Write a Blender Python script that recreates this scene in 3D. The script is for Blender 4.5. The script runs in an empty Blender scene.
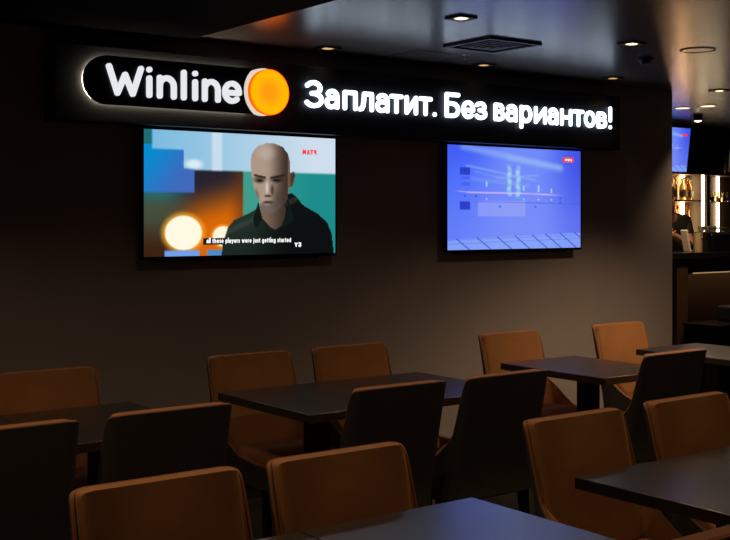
import bpy, bmesh, math, random
from mathutils import Vector, Matrix
random.seed(7)
C = bpy.context.scene
COL = C.collection
PI = math.pi

# ---------------------------------------------------------------- camera, world, exposure
YAW = math.radians(36.7)
CH = 1.55
cam = bpy.data.cameras.new('camera'); co = bpy.data.objects.new('camera', cam); COL.objects.link(co)
cam.sensor_width = 36.0; cam.lens = 36.0 * 1130.0 / 730.0
cam.shift_y = -50.0 / 730.0; cam.clip_start = 0.05; cam.clip_end = 60
co.location = (0, 0, CH); co.rotation_euler = (PI / 2, 0, -YAW)
C.camera = co
w = bpy.data.worlds.new('world'); C.world = w; w.use_nodes = True
w.node_tree.nodes['Background'].inputs[0].default_value = (0.02, 0.02, 0.025, 1)
w.node_tree.nodes['Background'].inputs[1].default_value = 0.2
C.view_settings.view_transform = 'Standard'; C.view_settings.look = 'None'
C.view_settings.exposure = 0.0; C.view_settings.gamma = 1.0
C.view_settings.use_curve_mapping = False
C.cycles.use_denoising = True
C.cycles.max_bounces = 8; C.cycles.sample_clamp_indirect = 3.0

WARM = (1.0, 0.66, 0.36)
# power in watts of each ceiling spotlight, keyed by its place on the ceiling grid
SPOTS = [
    (3.63, 5.22, .4), (4.80, 5.20, .4), (5.95, 5.16, 2.0), (7.16, 5.18, 30.0),
    (3.60, 4.06, 12.0), (4.87, 4.09, 46.0),
    (1.30, 1.75, 8.5), (2.45, 1.75, 9.5), (3.60, 1.75, 13.0), (1.30, 4.06, 17.0), (2.45, 4.06, 8.0),  # unseen spotlights, added as fill for chairs and wall
    (0.20, 2.95, 38.0), (1.30, 2.95, 24.0), (2.45, 2.95, 17.0), (3.60, 2.95, 17.0), (4.80, 2.95, 26.0), (5.95, 4.07, 150.0),  # more unseen fill spotlights, added to lift wall and chairs
]

# ---------------------------------------------------------------- helpers
def tag(o, label=None, cat=None, group=None, kind=None):
    if label: o['label'] = label
    if cat: o['category'] = cat
    if group: o['group'] = group
    if kind: o['kind'] = kind
    return o

def thing(name, label, cat, loc=(0, 0, 0), rz=0.0, group=None):
    o = bpy.data.objects.new(name, None); COL.objects.link(o)
    o.empty_display_size = 0.05
    o.location = loc; o.rotation_euler = (0, 0, rz)
    return tag(o, label, cat, group)

def obj(name, bm, m, parent=None, smooth=True, bevel=0.0, seg=3):
    bmesh.ops.recalc_face_normals(bm, faces=bm.faces[:])
    me = bpy.data.meshes.new(name); bm.to_mesh(me); bm.free()
    o = bpy.data.objects.new(name, me); COL.objects.link(o)
    for k in (m if isinstance(m, (list, tuple)) else [m]): me.materials.append(k)
    if smooth:
        me.polygons.foreach_set('use_smooth', [True] * len(me.polygons))
        me.set_sharp_from_angle(angle=math.radians(35))
    if bevel:
        if name == 'backrest_padding': me.set_sharp_from_angle(angle=math.radians(70))
        b = o.modifiers.new('bevel', 'BEVEL'); b.width = bevel; b.segments = seg; b.limit_method = 'ANGLE'
        b.angle_limit = math.radians(40)
    if parent: o.parent = parent
    return o

def box(bm, x0, x1, y0, y1, z0, z1):
    r = bmesh.ops.create_cube(bm, size=1.0)
    for v in r['verts']:
        v.co = Vector(((x0 + x1) / 2 + v.co.x * (x1 - x0), (y0 + y1) / 2 + v.co.y * (y1 - y0), (z0 + z1) / 2 + v.co.z * (z1 - z0)))
    return r['verts']

def bxm(*a):
    bm = bmesh.new(); box(bm, *a); return bm

def lathe(bm, prof, c=(0, 0, 0), n=24):
    rings = []
    for r, z in prof:
        if r < 1e-6:
            rings.append([bm.verts.new((c[0], c[1], c[2] + z))])
        else:
            rings.append([bm.verts.new((c[0] + r * math.cos(2 * PI * i / n), c[1] + r * math.sin(2 * PI * i / n), c[2] + z)) for i in range(n)])
    for a, b in zip(rings, rings[1:]):
        for i in range(n):
            j = (i + 1) % n
            if len(a) == 1 and len(b) == 1: continue
            if len(a) == 1: bm.faces.new((a[0], b[i], b[j]))
            elif len(b) == 1: bm.faces.new((a[i], a[j], b[0]))
            else: bm.faces.new((a[i], a[j], b[j], b[i]))

def tube(bm, pts, r, n=8, closed=False):
    pts = [Vector(p) for p in pts]; rings = []; N = len(pts); prev = None
    for i, p in enumerate(pts):
        if closed: t = pts[(i + 1) % N] - pts[i - 1]
        else: t = pts[min(i + 1, N - 1)] - pts[max(i - 1, 0)]
        t.normalize()
        up = prev if prev is not None else (Vector((0, 0, 1)) if abs(t.z) < .9 else Vector((1, 0, 0)))
        a = t.cross(up).normalized(); b = a.cross(t).normalized(); prev = b
        rr = r[i] if isinstance(r, (list, tuple)) else r
        rings.append([bm.verts.new(p + rr * (math.cos(2 * PI * k / n) * a + math.sin(2 * PI * k / n) * b)) for k in range(n)])
    rng = range(N if closed else N - 1)
    for i in rng:
        A, B = rings[i], rings[(i + 1) % N]
        for k in range(n):
            bm.faces.new((A[k], A[(k + 1) % n], B[(k + 1) % n], B[k]))
    if not closed:
        bm.faces.new(rings[0][::-1]); bm.faces.new(rings[-1])

# ---------------------------------------------------------------- materials
def lin(c):
    return tuple(((x / 12.92) if x <= .04045 else ((x + .055) / 1.055) ** 2.4) for x in c)
def rgb(r, g, b): return lin((r / 255, g / 255, b / 255))

def mat(name, col, rough=.5, metal=0.0, var=.15, scale=30.0, bump=0.0, sheen=0.0, sheen_tint=None, spec=.5, stretch=None, coat=0.0):
    m = bpy.data.materials.new(name); m.use_nodes = True
    nt = m.node_tree; N = nt.nodes; L = nt.links; p = N['Principled BSDF']
    p.inputs['Roughness'].default_value = rough; p.inputs['Metallic'].default_value = metal
    p.inputs['Specular IOR Level'].default_value = spec
    if coat: p.inputs['Coat Weight'].default_value = coat; p.inputs['Coat Roughness'].default_value = .24
    if sheen:
        p.inputs['Sheen Weight'].default_value = sheen; p.inputs['Sheen Roughness'].default_value = .4
        p.inputs['Sheen Tint'].default_value = (*(sheen_tint or col), 1)
    tc = N.new('ShaderNodeTexCoord'); mp = N.new('ShaderNodeMapping'); nz = N.new('ShaderNodeTexNoise')
    L.new(tc.outputs['Object'], mp.inputs[0]); L.new(mp.outputs[0], nz.inputs['Vector'])
    if stretch: mp.inputs['Scale'].default_value = stretch
    nz.inputs['Scale'].default_value = scale; nz.inputs['Detail'].default_value = 4
    mx = N.new('ShaderNodeMix'); mx.data_type = 'RGBA'
    mx.inputs[6].default_value = (*[c * (1 - var) for c in col], 1); mx.inputs[7].default_value = (*[min(1, c * (1 + var)) for c in col], 1)
    L.new(nz.outputs['Fac'], mx.inputs[0]); L.new(mx.outputs[2], p.inputs['Base Color'])
    if bump:
        b = N.new('ShaderNodeBump'); b.inputs['Strength'].default_value = bump; b.inputs['Distance'].default_value = .01
        L.new(nz.outputs['Fac'], b.inputs['Height']); L.new(b.outputs[0], p.inputs['Normal'])
    return m

def emis(name, col, s):
    m = bpy.data.materials.new(name); m.use_nodes = True
    nt = m.node_tree; nt.nodes.remove(nt.nodes['Principled BSDF'])
    e = nt.nodes.new('ShaderNodeEmission'); e.inputs[0].default_value = (*col, 1); e.inputs[1].default_value = s
    nt.links.new(e.outputs[0], nt.nodes['Material Output'].inputs[0]); return m

def glass(name, col, rough=.05):
    m = bpy.data.materials.new(name); m.use_nodes = True
    p = m.node_tree.nodes['Principled BSDF']
    p.inputs['Base Color'].default_value = (*col, 1); p.inputs['Transmission Weight'].default_value = 1.0
    p.inputs['Roughness'].default_value = rough; p.inputs['IOR'].default_value = 1.3; return m

M = {}
M['wall'] = mat('grey_wall_paint', (.40, .355, .37), .75, var=.06, scale=6, bump=.03)
M['ceiling'] = mat('dark_brushed_ceiling', (.115, .105, .098), .27, var=.35, scale=3.0, bump=.10, spec=.9, stretch=(1.2, 7, 1))
M['black_matte'] = mat('matt_black_paint', (.0035, .0035, .004), .9, var=.1, spec=.02)
M['floor'] = mat('dark_floor', (.03, .024, .02), .55, var=.3, scale=12)
M['base'] = mat('dark_skirting', (.02, .018, .017), .5)
M['orange'] = mat('rust_orange_velvet', (.29, .130, .050), .8, var=.22, scale=9, sheen=.5, sheen_tint=(.9, .5, .25), spec=.2)
M['dark_fabric'] = mat('dark_brown_fabric', (.050, .043, .039), .75, var=.25, scale=60, bump=.05, spec=.25)
M['piping'] = mat('rust_piping', (.26, .10, .035), .6, spec=.4)
M['leg'] = mat('black_stained_wood', (.008, .007, .007), .4, spec=.4)
M['table'] = mat('black_stained_oak_top', (.016, .013, .012), .31, var=.4, scale=7, bump=.04, spec=.7, stretch=(2, 14, 14), coat=.6)
M['black_metal'] = mat('black_powder_coated_metal', (.008, .008, .009), .5, spec=.3)
M['sign_black'] = mat('satin_black_sign_panel', (.014, .015, .019), .5, spec=.3)
M['plate'] = mat('navy_black_plate', (.004, .006, .012), .4, spec=.3)
M['plastic'] = mat('black_tv_plastic', (.006, .006, .007), .35, spec=.4)
M['brown_panel'] = mat('brown_laminate', (.10, .055, .028), .5, var=.2, scale=10, stretch=(8, 8, 1))
M['counter_top'] = mat('black_stone_top', (.01, .009, .009), .2)
M['bronze'] = mat('bronze_back_panel', (.12, .065, .024), .5)
M['steel'] = mat('brushed_steel', (.5, .47, .42), .28, metal=1.0)
M['stone'] = mat('pale_veined_stone', (.45, .40, .34), .4, var=.4, scale=22)
M['glass'] = glass('clear_glass', (.95, .88, .75))
M['bottle_amber'] = glass('amber_bottle_glass', (.95, .66, .32), .25)
M['bottle_pale'] = glass('pale_bottle_glass', (.97, .88, .68), .3)
M['red_cap'] = mat('red_cap', (.5, .05, .02), .4)
M['skin'] = mat('skin', (.42, .2, .12), .5, var=.15)
M['hair'] = mat('dark_hair', (.01, .008, .007), .5)
M['shirt'] = mat('black_shirt_cloth', (.010, .009, .009), .8)
M['trouser'] = mat('black_trousers', (.012, .012, .013), .8)
M['white_cloth'] = mat('white_cloth', (.7, .64, .56), .8)
M['letter'] = emis('white_lit_acrylic', (.70, .84, 1.0), 2.9)
M['letter_logo'] = emis('white_lit_logo', (.93, .95, 1.0), .86)
M['halo'] = emis('warm_white_halo_light', (1.0, .84, .58), 15.0)
M['ring'] = emis('white_lit_ring', (1.0, .9, .72), .75)
M['led'] = emis('warm_white_led', (1.0, .78, .50), 8.0)
M['ledge_highlight'] = emis('ledge_highlight_glow', (1.0, .6, .25), .4)  # glow colour standing in for a reflected highlight on the bar ledge
M['led_strong'] = emis('bright_warm_led', (1.0, .56, .22), 45.0)
M['lamp'] = emis('warm_lamp', (1.0, .72, .42), 3.0)
M['lamp_dim'] = emis('dim_warm_lamp', (1.0, .55, .25), .8)

# ceiling: polished paint with long brush streaks
def streak_bump():
    nt = M['ceiling'].node_tree; N = nt.nodes; L = nt.links
    b = [n for n in N if n.type == 'BUMP'][0]; b.inputs['Distance'].default_value = .006
streak_bump()

def disc_mat():
    m = emis('orange_lit_disc', (1, .5, 0), 2.5); nt = m.node_tree; N = nt.nodes; L = nt.links
    e = [n for n in N if n.type == 'EMISSION'][0]
    tc = N.new('ShaderNodeTexCoord'); ln = N.new('ShaderNodeVectorMath'); ln.operation = 'LENGTH'
    sp = N.new('ShaderNodeMapping'); sp.inputs['Scale'].default_value = (1 / .126, 0, 1 / .126)
    L.new(tc.outputs['Object'], sp.inputs[0]); L.new(sp.outputs[0], ln.inputs[0])
    r = N.new('ShaderNodeValToRGB'); r.color_ramp.elements[0].color = (1, .34 / 2.5, .002, 1); r.color_ramp.elements[0].position = .25
    r.color_ramp.elements[1].color = (1, .05 / 2.5, .002, 1); r.color_ramp.elements[1].position = 1.0
    x = r.color_ramp.elements.new(.7); x.color = (1, .48 / 2.5, .001, 1)
    x = r.color_ramp.elements.new(.92); x.color = (1, .50 / 2.5, 0, 1)
    L.new(ln.outputs['Value'], r.inputs[0]); L.new(r.outputs[0], e.inputs[0]); return m
M['disc'] = disc_mat()

def screen_mat():
    m = emis('tv_picture', (1, 1, 1), 1.0); nt = m.node_tree
    a = nt.nodes.new('ShaderNodeAttribute'); a.attribute_name = 'picture'
    nt.links.new(a.outputs['Color'], [n for n in nt.nodes if n.type == 'EMISSION'][0].inputs[0]); return m
M['screen'] = screen_mat()
M['red_lit'] = emis('red_screen_mark', rgb(255, 62, 60), 1.0)
M['white_lit'] = emis('white_screen_text', (1, 1, 1), 1.0)
M['dark_lit'] = emis('dark_caption_bar', rgb(20, 26, 30), 1.0)

# ---------------------------------------------------------------- room shell
XL, XR, YF, YW, YB, HC = -2.0, 11.6, -2.6, 5.43, 7.85, 2.52
WX = 6.93
tag(obj('floor', bxm(XL - .1, XR + .1, YF - .1, YB + .1, -.1, 0), M['floor']), kind='structure')
tag(obj('ceiling', bxm(XL - .1, XR + .1, YF - .1, YB + .1, HC, HC + .1), M['ceiling']), kind='structure')
tag(obj('wall_back', bxm(XL, WX, YW, YW + .16, 0, HC), M['wall'], bevel=.004), kind='structure')
tag(obj('wall_bar', bxm(XL, XR, YB, YB + .1, 0, HC), M['wall']), kind='structure')
tag(obj('wall_left', bxm(XL - .1, XL, YF, YB, 0, HC), M['wall']), kind='structure')
tag(obj('wall_right', bxm(XR, XR + .1, YF, YB, 0, HC), M['wall']), kind='structure')
tag(obj('wall_front', bxm(XL, XR, YF - .1, YF, 0, HC), M['wall']), kind='structure')
tag(obj('baseboard_back', bxm(XL, WX, YW - .012, YW, 0, .09), M['base']), kind='structure')
# lower matt-black ceiling panel on the left
tag(obj('trim_1', bxm(XL, 2.825, YF, YW, HC - .018, HC), M['black_matte']), kind='structure')

# ---------------------------------------------------------------- stroke lettering
def arc(cx, cy, rx, ry, a0, a1, n=14):
    return [(cx + rx * math.cos(math.radians(a0 + (a1 - a0) * i / n)), cy + ry * math.sin(math.radians(a0 + (a1 - a0) * i / n))) for i in range(n + 1)]
OVAL = arc(.5, .5, .5, .5, 0, 360, 28)
G = {
 'З': ('c', [[(.02, .86)] + arc(.46, .765, .44, .235, 145, -90) + [(.34, .53)], [(.46, .53)] + arc(.46, .265, .54, .265, 90, -150)]),
 'з': ('x', [[(.02, .88)] + arc(.46, .765, .44, .235, 145, -90) + [(.34, .53)], [(.46, .53)] + arc(.46, .265, .54, .265, 90, -150)]),
 'а': ('x', [[(1, 0)] + arc(.52, .64, .48, .36, 0, 150), [(1, .57), (.5, .57)] + arc(.42, .285, .42, .285, 90, 270) + [(.6, .03), (.82, .1), (1, .24)]]),
 'п': ('x', [[(0, 0), (0, 1), (1, 1), (1, 0)]]),
 'л': ('x', [[(1, 0), (1, 1), (.36, 1), (.33, .6), (.26, .2), (.16, .04), (0, 0)]]),
 'т': ('x', [[(0, 1), (1, 1)], [(.5, 1), (.5, 0)]]),
 'и': ('x', [[(0, 1), (0, 0), (1, 1), (1, 0)]]),
 '.': ('c', [[(.5, 0)]]),
 'Б': ('c', [[(1, 1), (0, 1), (0, 0), (.5, 0)] + arc(.5, .29, .5, .29, -90, 90) + [(0, .58)]]),
 'е': ('x', [[(0.02, .47), (1, .47)] + arc(.5, .5, .5, .5, 0, 312, 26)]),
 'в': ('x', [[(0, 0), (0, 1), (.5, 1)] + arc(.5, .77, .40, .23, 90, -90) + [(0, .54)], [(.5, .54)] + arc(.5, .27, .5, .27, 90, -90) + [(0, 0)]]),
 'р': ('x', [[(0, 1), (0, -.42)], OVAL]),
 'н': ('x', [[(0, 0), (0, 1)], [(1, 0), (1, 1)], [(0, .5), (1, .5)]]),
 'о': ('x', [OVAL]),
 '!': ('c', [[(.5, 1), (.5, .36)], [(.5, 0)]]),
 'W': ('c', [[(0, 1), (.26, 0), (.5, .72), (.74, 0), (1, 1)]]),
 'i': ('c', [[(.5, 0), (.5, .66)], [(.5, 1)]]),
 'n': ('x', [[(0, 0), (0, 1)], [(0, .5)] + arc(.5, .55, .5, .45, 180, 0) + [(1, 0)]]),
 'l': ('c', [[(.5, 0), (.5, 1)]]),
 'e': ('x', [[(0.02, .47), (1, .47)] + arc(.5, .5, .5, .5, 0, 312, 26)]),
 'a': ('x', [[(1, 0)] + arc(.52, .64, .48, .36, 0, 150), [(1, .57), (.5, .57)] + arc(.42, .285, .42, .285, 90, 270) + [(.6, .03), (1, .24)]]),
 't': ('x', [[(.4, 1.35), (.4, .2)] + arc(.7, .2, .3, .2, 180, 290, 6), [(0, 1), (.9, 1)]]),
 'h': ('x', [[(0, 0), (0, 1.4)], [(0, .5)] + arc(.5, .55, .5, .45, 180, 0) + [(1, 0)]]),
 's': ('x', [arc(.5, .76, .45, .24, 30, 250, 10) + arc(.5, .26, .5, .26, 80, -150, 10)]),
 'p': ('x', [[(0, 1), (0, -.42)], OVAL]),
 'y': ('x', [[(0, 1), (.5, 0)], [(1, 1), (.5, 0), (.2, -.42)]]),
 'r': ('x', [[(0, 0), (0, 1)], [(0, .5)] + arc(.6, .5, .6, .5, 180, 80, 8)]),
 'w': ('x', [[(0, 1), (.26, 0), (.5, .9), (.74, 0), (1, 1)]]),
 'j': ('x', [[(.6, 1), (.6, -.2), (.2, -.42)], [(.6, 1.42)]]),
 'u': ('x', [[(0, 1), (0, .4)] + arc(.5, .4, .5, .4, 180, 360) + [(1, 1), (1, 0)]]),
 'g': ('x', [OVAL, [(1, 1), (1, -.2)] + arc(.5, -.2, .5, .24, 0, -150, 8)]),
 'd': ('x', [OVAL, [(1, 0), (1, 1.4)]]),
 'Y': ('c', [[(0, 1), (.5, .45), (1, 1)], [(.5, .45), (.5, 0)]]),
 '3': ('c', [[(0, 1), (1, 1), (.45, .6)] + arc(.46, .29, .54, .31, 80, -150)]),
 'М': ('c', [[(0, 0), (.1, 1), (.5, .25), (.9, 1), (1, 0)]]),
 'А': ('c', [[(0, 0), (.5, 1), (1, 0)], [(.2, .35), (.8, .35)]]),
 'Т': ('c', [[(0, 1), (1, 1)], [(.5, 1), (.5, 0)]]),
 'Ч': ('c', [[(0, 1), (0, .5), (1, .5)], [(1, 1), (1, 0)]]),
 'Р': ('c', [[(0, 0), (0, 1), (.5, 1)] + arc(.5, .75, .5, .25, 90, -90) + [(0, .5)]]),
 'Е': ('c', [[(1, 1), (0, 1), (0, 0), (1, 0)], [(0, .5), (.85, .5)]]),
 'Н': ('c', [[(0, 0), (0, 1)], [(1, 0), (1, 1)], [(0, .5), (1, .5)]]),
}
WID = {'i': .28, 'l': .28, 'j': .4, 't': .55, 'r': .55, 'w': 1.1, 's': .62, ' ': .45, 'М': 1.1}

def stroke(bm, pts, hw, y, depth):
    pts = [Vector((p[0], p[1])) for p in pts]
    q = [pts[0]]
    for p in pts[1:]:
        if (p - q[-1]).length > 1e-5: q.append(p)
    pts = q
    def V(p): return bm.verts.new((p.x, y, p.y))
    faces = []
    if len(pts) == 1:
        faces.append(bm.faces.new([V(pts[0] + hw * Vector((math.cos(2 * PI * k / 20), math.sin(2 * PI * k / 20)))) for k in range(20)]))
    else:
        closed = (pts[0] - pts[-1]).length < 1e-4
        nr = []
        for a, b in zip(pts, pts[1:]):
            d = (b - a).normalized(); nr.append(Vector((-d.y, d.x)))
        pairs = []
        for i, p in enumerate(pts):
            if 0 < i < len(pts) - 1:
                ang = nr[i - 1].angle_signed(nr[i]) if hasattr(nr[i - 1], 'angle_signed') else 0
                n1, n2 = nr[i - 1], nr[i]
                a1 = math.atan2(n1.y, n1.x); a2 = math.atan2(n2.y, n2.x); d = (a2 - a1 + PI) % (2 * PI) - PI
                k = 1 if abs(d) < .35 else 8
                if k == 1: seq = [a1 + d / 2]
                else: seq = [a1 + d * j / k for j in range(k + 1)]
            elif i == 0: seq = [math.atan2(nr[0].y, nr[0].x)]
            else: seq = [math.atan2(nr[-1].y, nr[-1].x)]
            for a in seq:
                n = Vector((math.cos(a), math.sin(a))); pairs.append((V(p + n * hw), V(p - n * hw)))
        for (a, b), (c, d) in zip(pairs, pairs[1:]):
            faces.append(bm.faces.new((a, c, d, b)))
        if not closed:
            for end, p, n in ((0, pts[0], nr[0]), (-1, pts[-1], nr[-1])):
                a0 = math.atan2(n.y, n.x); sgn = 1 if end == 0 else -1
                mid = [V(p + hw * Vector((math.cos(a0 + sgn * PI * k / 8), math.sin(a0 + sgn * PI * k / 8)))) for k in range(1, 8)]
                faces.append(bm.faces.new([pairs[end][0]] + mid + [pairs[end][1]]))
    if depth > 0:
        ex = bmesh.ops.extrude_face_region(bm, geom=faces)
        for v in ex['geom']:
            if isinstance(v, bmesh.types.BMVert): v.co.y += depth

def glyph(bm, ch, x0, x1, zb, cap, xh, hw, y, depth):
    kind, strokes = G[ch]
    H = cap if kind == 'c' else xh
    hx = min(hw, (x1 - x0) / 2)
    for s in strokes:
        stroke(bm, [(x0 + hx + p[0] * (x1 - x0 - 2 * hx), zb + hw + p[1] * (H - 2 * hw)) for p in s], hw, y, depth)

def line_of_text(bm, text, x0, x1, zb, cap, xh, hw, y, depth=0.0):
    tot = sum(WID.get(c, .8) for c in text); k = (x1 - x0) / tot; x = x0
    for c in text:
        wd = WID.get(c, .8) * k
        if c != ' ':
            g = wd * .08; glyph(bm, c, x + g, x + wd - g, zb, cap, xh, hw, y, depth)
        x += wd

# ---------------------------------------------------------------- the illuminated sign box
SX0, SX1, SY, SZ0, SZ1 = 2.065, 6.165, 5.28, 2.037, 2.415
sign = thing('illuminated_sign', 'long black sign box lit with white lettering above both wall televisions', 'sign', (SX0, YW, SZ0))
def under(o, root):
    o.parent = root; o.matrix_parent_inverse = Matrix.Translation(root.location).inverted(); return o
under(obj('panel', bxm(SX0, SX1, SY, YW, SZ0, SZ1), M['sign_black'], bevel=.004), sign)
PX0, PR, PZ, PX1 = 2.196, .121, 2.243, 3.246          # pill centre line and the lit disc's centre
DR = .124
def pill_outline(grow=0.0):
    r = PR + grow; cx = PX0 + PR
    pts = [(cx + r * math.cos(math.radians(a)), PZ + r * math.sin(math.radians(a))) for a in range(90, 271, 6)]
    R2 = DR + .030 - grow
    xr = PX1 - .075
    ang0 = 180 + math.degrees(math.asin(min(1, r / R2))) if r < R2 else 255
    ang1 = 360 - ang0
    pts += [(PX1 + R2 * math.cos(math.radians(ang0 + (ang1 - ang0) * i / 20)), PZ + R2 * math.sin(math.radians(ang0 + (ang1 - ang0) * i / 20))) for i in range(21)]
    return pts
def prism(pts, y0, y1):
    bm = bmesh.new()
    a = [bm.verts.new((p[0], y0, p[1])) for p in pts]; b = [bm.verts.new((p[0], y1, p[1])) for p in pts]
    bm.faces.new(a); bm.faces.new(b[::-1])
    for i in range(len(pts)):
        j = (i + 1) % len(pts); bm.faces.new((a[i], a[j], b[j], b[i]))
    return bm
plate = under(obj('logo_plate', prism(pill_outline(), SY - .048, SY - .018), M['plate']), sign)
under(obj('halo_light', prism(pill_outline(-.006), SY - .0175, SY), M['halo']), sign)
ring = bmesh.new()
n = 48
def circ(r, cx, cz): return [(cx + r * math.cos(2 * PI * i / n), cz + r * math.sin(2 * PI * i / n)) for i in range(n)]
under(obj('lit_ring', prism(circ(DR + .004, PX1 - .020, PZ + .002), SY - .036, SY), M['ring']), sign)
bm = prism(circ(DR, 0, 0), -.010, .015)
d = obj('orange_disc', bm, M['disc'], sign); d.location = (PX1 - SX0, SY - .052 - YW, PZ - SZ0)
for ch, x0, x1 in [('W', 2.305, 2.505), ('i', 2.516, 2.557), ('n', 2.580, 2.688), ('l', 2.711, 2.750), ('i', 2.775, 2.817), ('n', 2.838, 2.945), ('e', 2.958, 3.073)]:
    bm = bmesh.new(); glyph(bm, ch, x0, x1, 2.166, .158, .122, .0145, SY - .062, .014)
    o = obj('letter', bm, M['letter_logo'], smooth=False); under(o, sign)
SLOG = [('З', 3.508, 3.633), ('а', 3.644, 3.741), ('п', 3.769, 3.87), ('л', 3.877, 3.988), ('а', 4.004, 4.104), ('т', 4.109, 4.209), ('и', 4.224, 4.321), ('т', 4.331, 4.436), ('.', 4.432, 4.480), ('Б', 4.539, 4.659), ('е', 4.675, 4.783), ('з', 4.787, 4.887),
        ('в', 4.948, 5.041), ('а', 5.052, 5.153), ('р', 5.178, 5.286), ('и', 5.309, 5.42), ('а', 5.434, 5.53), ('н', 5.554, 5.664), ('т', 5.674, 5.781), ('о', 5.786, 5.895), ('в', 5.913, 6.011), ('!', 6.026, 6.069)]
for k, (ch, x0, x1) in enumerate(SLOG):
    bm = bmesh.new(); glyph(bm, ch, x0, x1, 2.180, .156, .116, .0130, SY - .018, .010)
    o = obj('letter', bm, M['letter'], smooth=False); under(o, sign)

# ---------------------------------------------------------------- televisions
def mixc(a, b, t):
    t = max(0., min(1., t)); return tuple(a[i] + (b[i] - a[i]) * t for i in range(3))
def sm(e0, e1, x):
    t = max(0., min(1., (x - e0) / (e1 - e0))); return t * t * (3 - 2 * t)
def inpoly(x, y, P):
    r = False; j = len(P) - 1
    for i in range(len(P)):
        if (P[i][1] > y) != (P[j][1] > y) and x < (P[j][0] - P[i][0]) * (y - P[i][1]) / (P[j][1] - P[i][1]) + P[i][0]: r = not r
        j = i
    return r
def ell(x, y, cx, cy, rx, ry): return math.hypot((x - cx) / rx, (y - cy) / ry)

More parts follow.
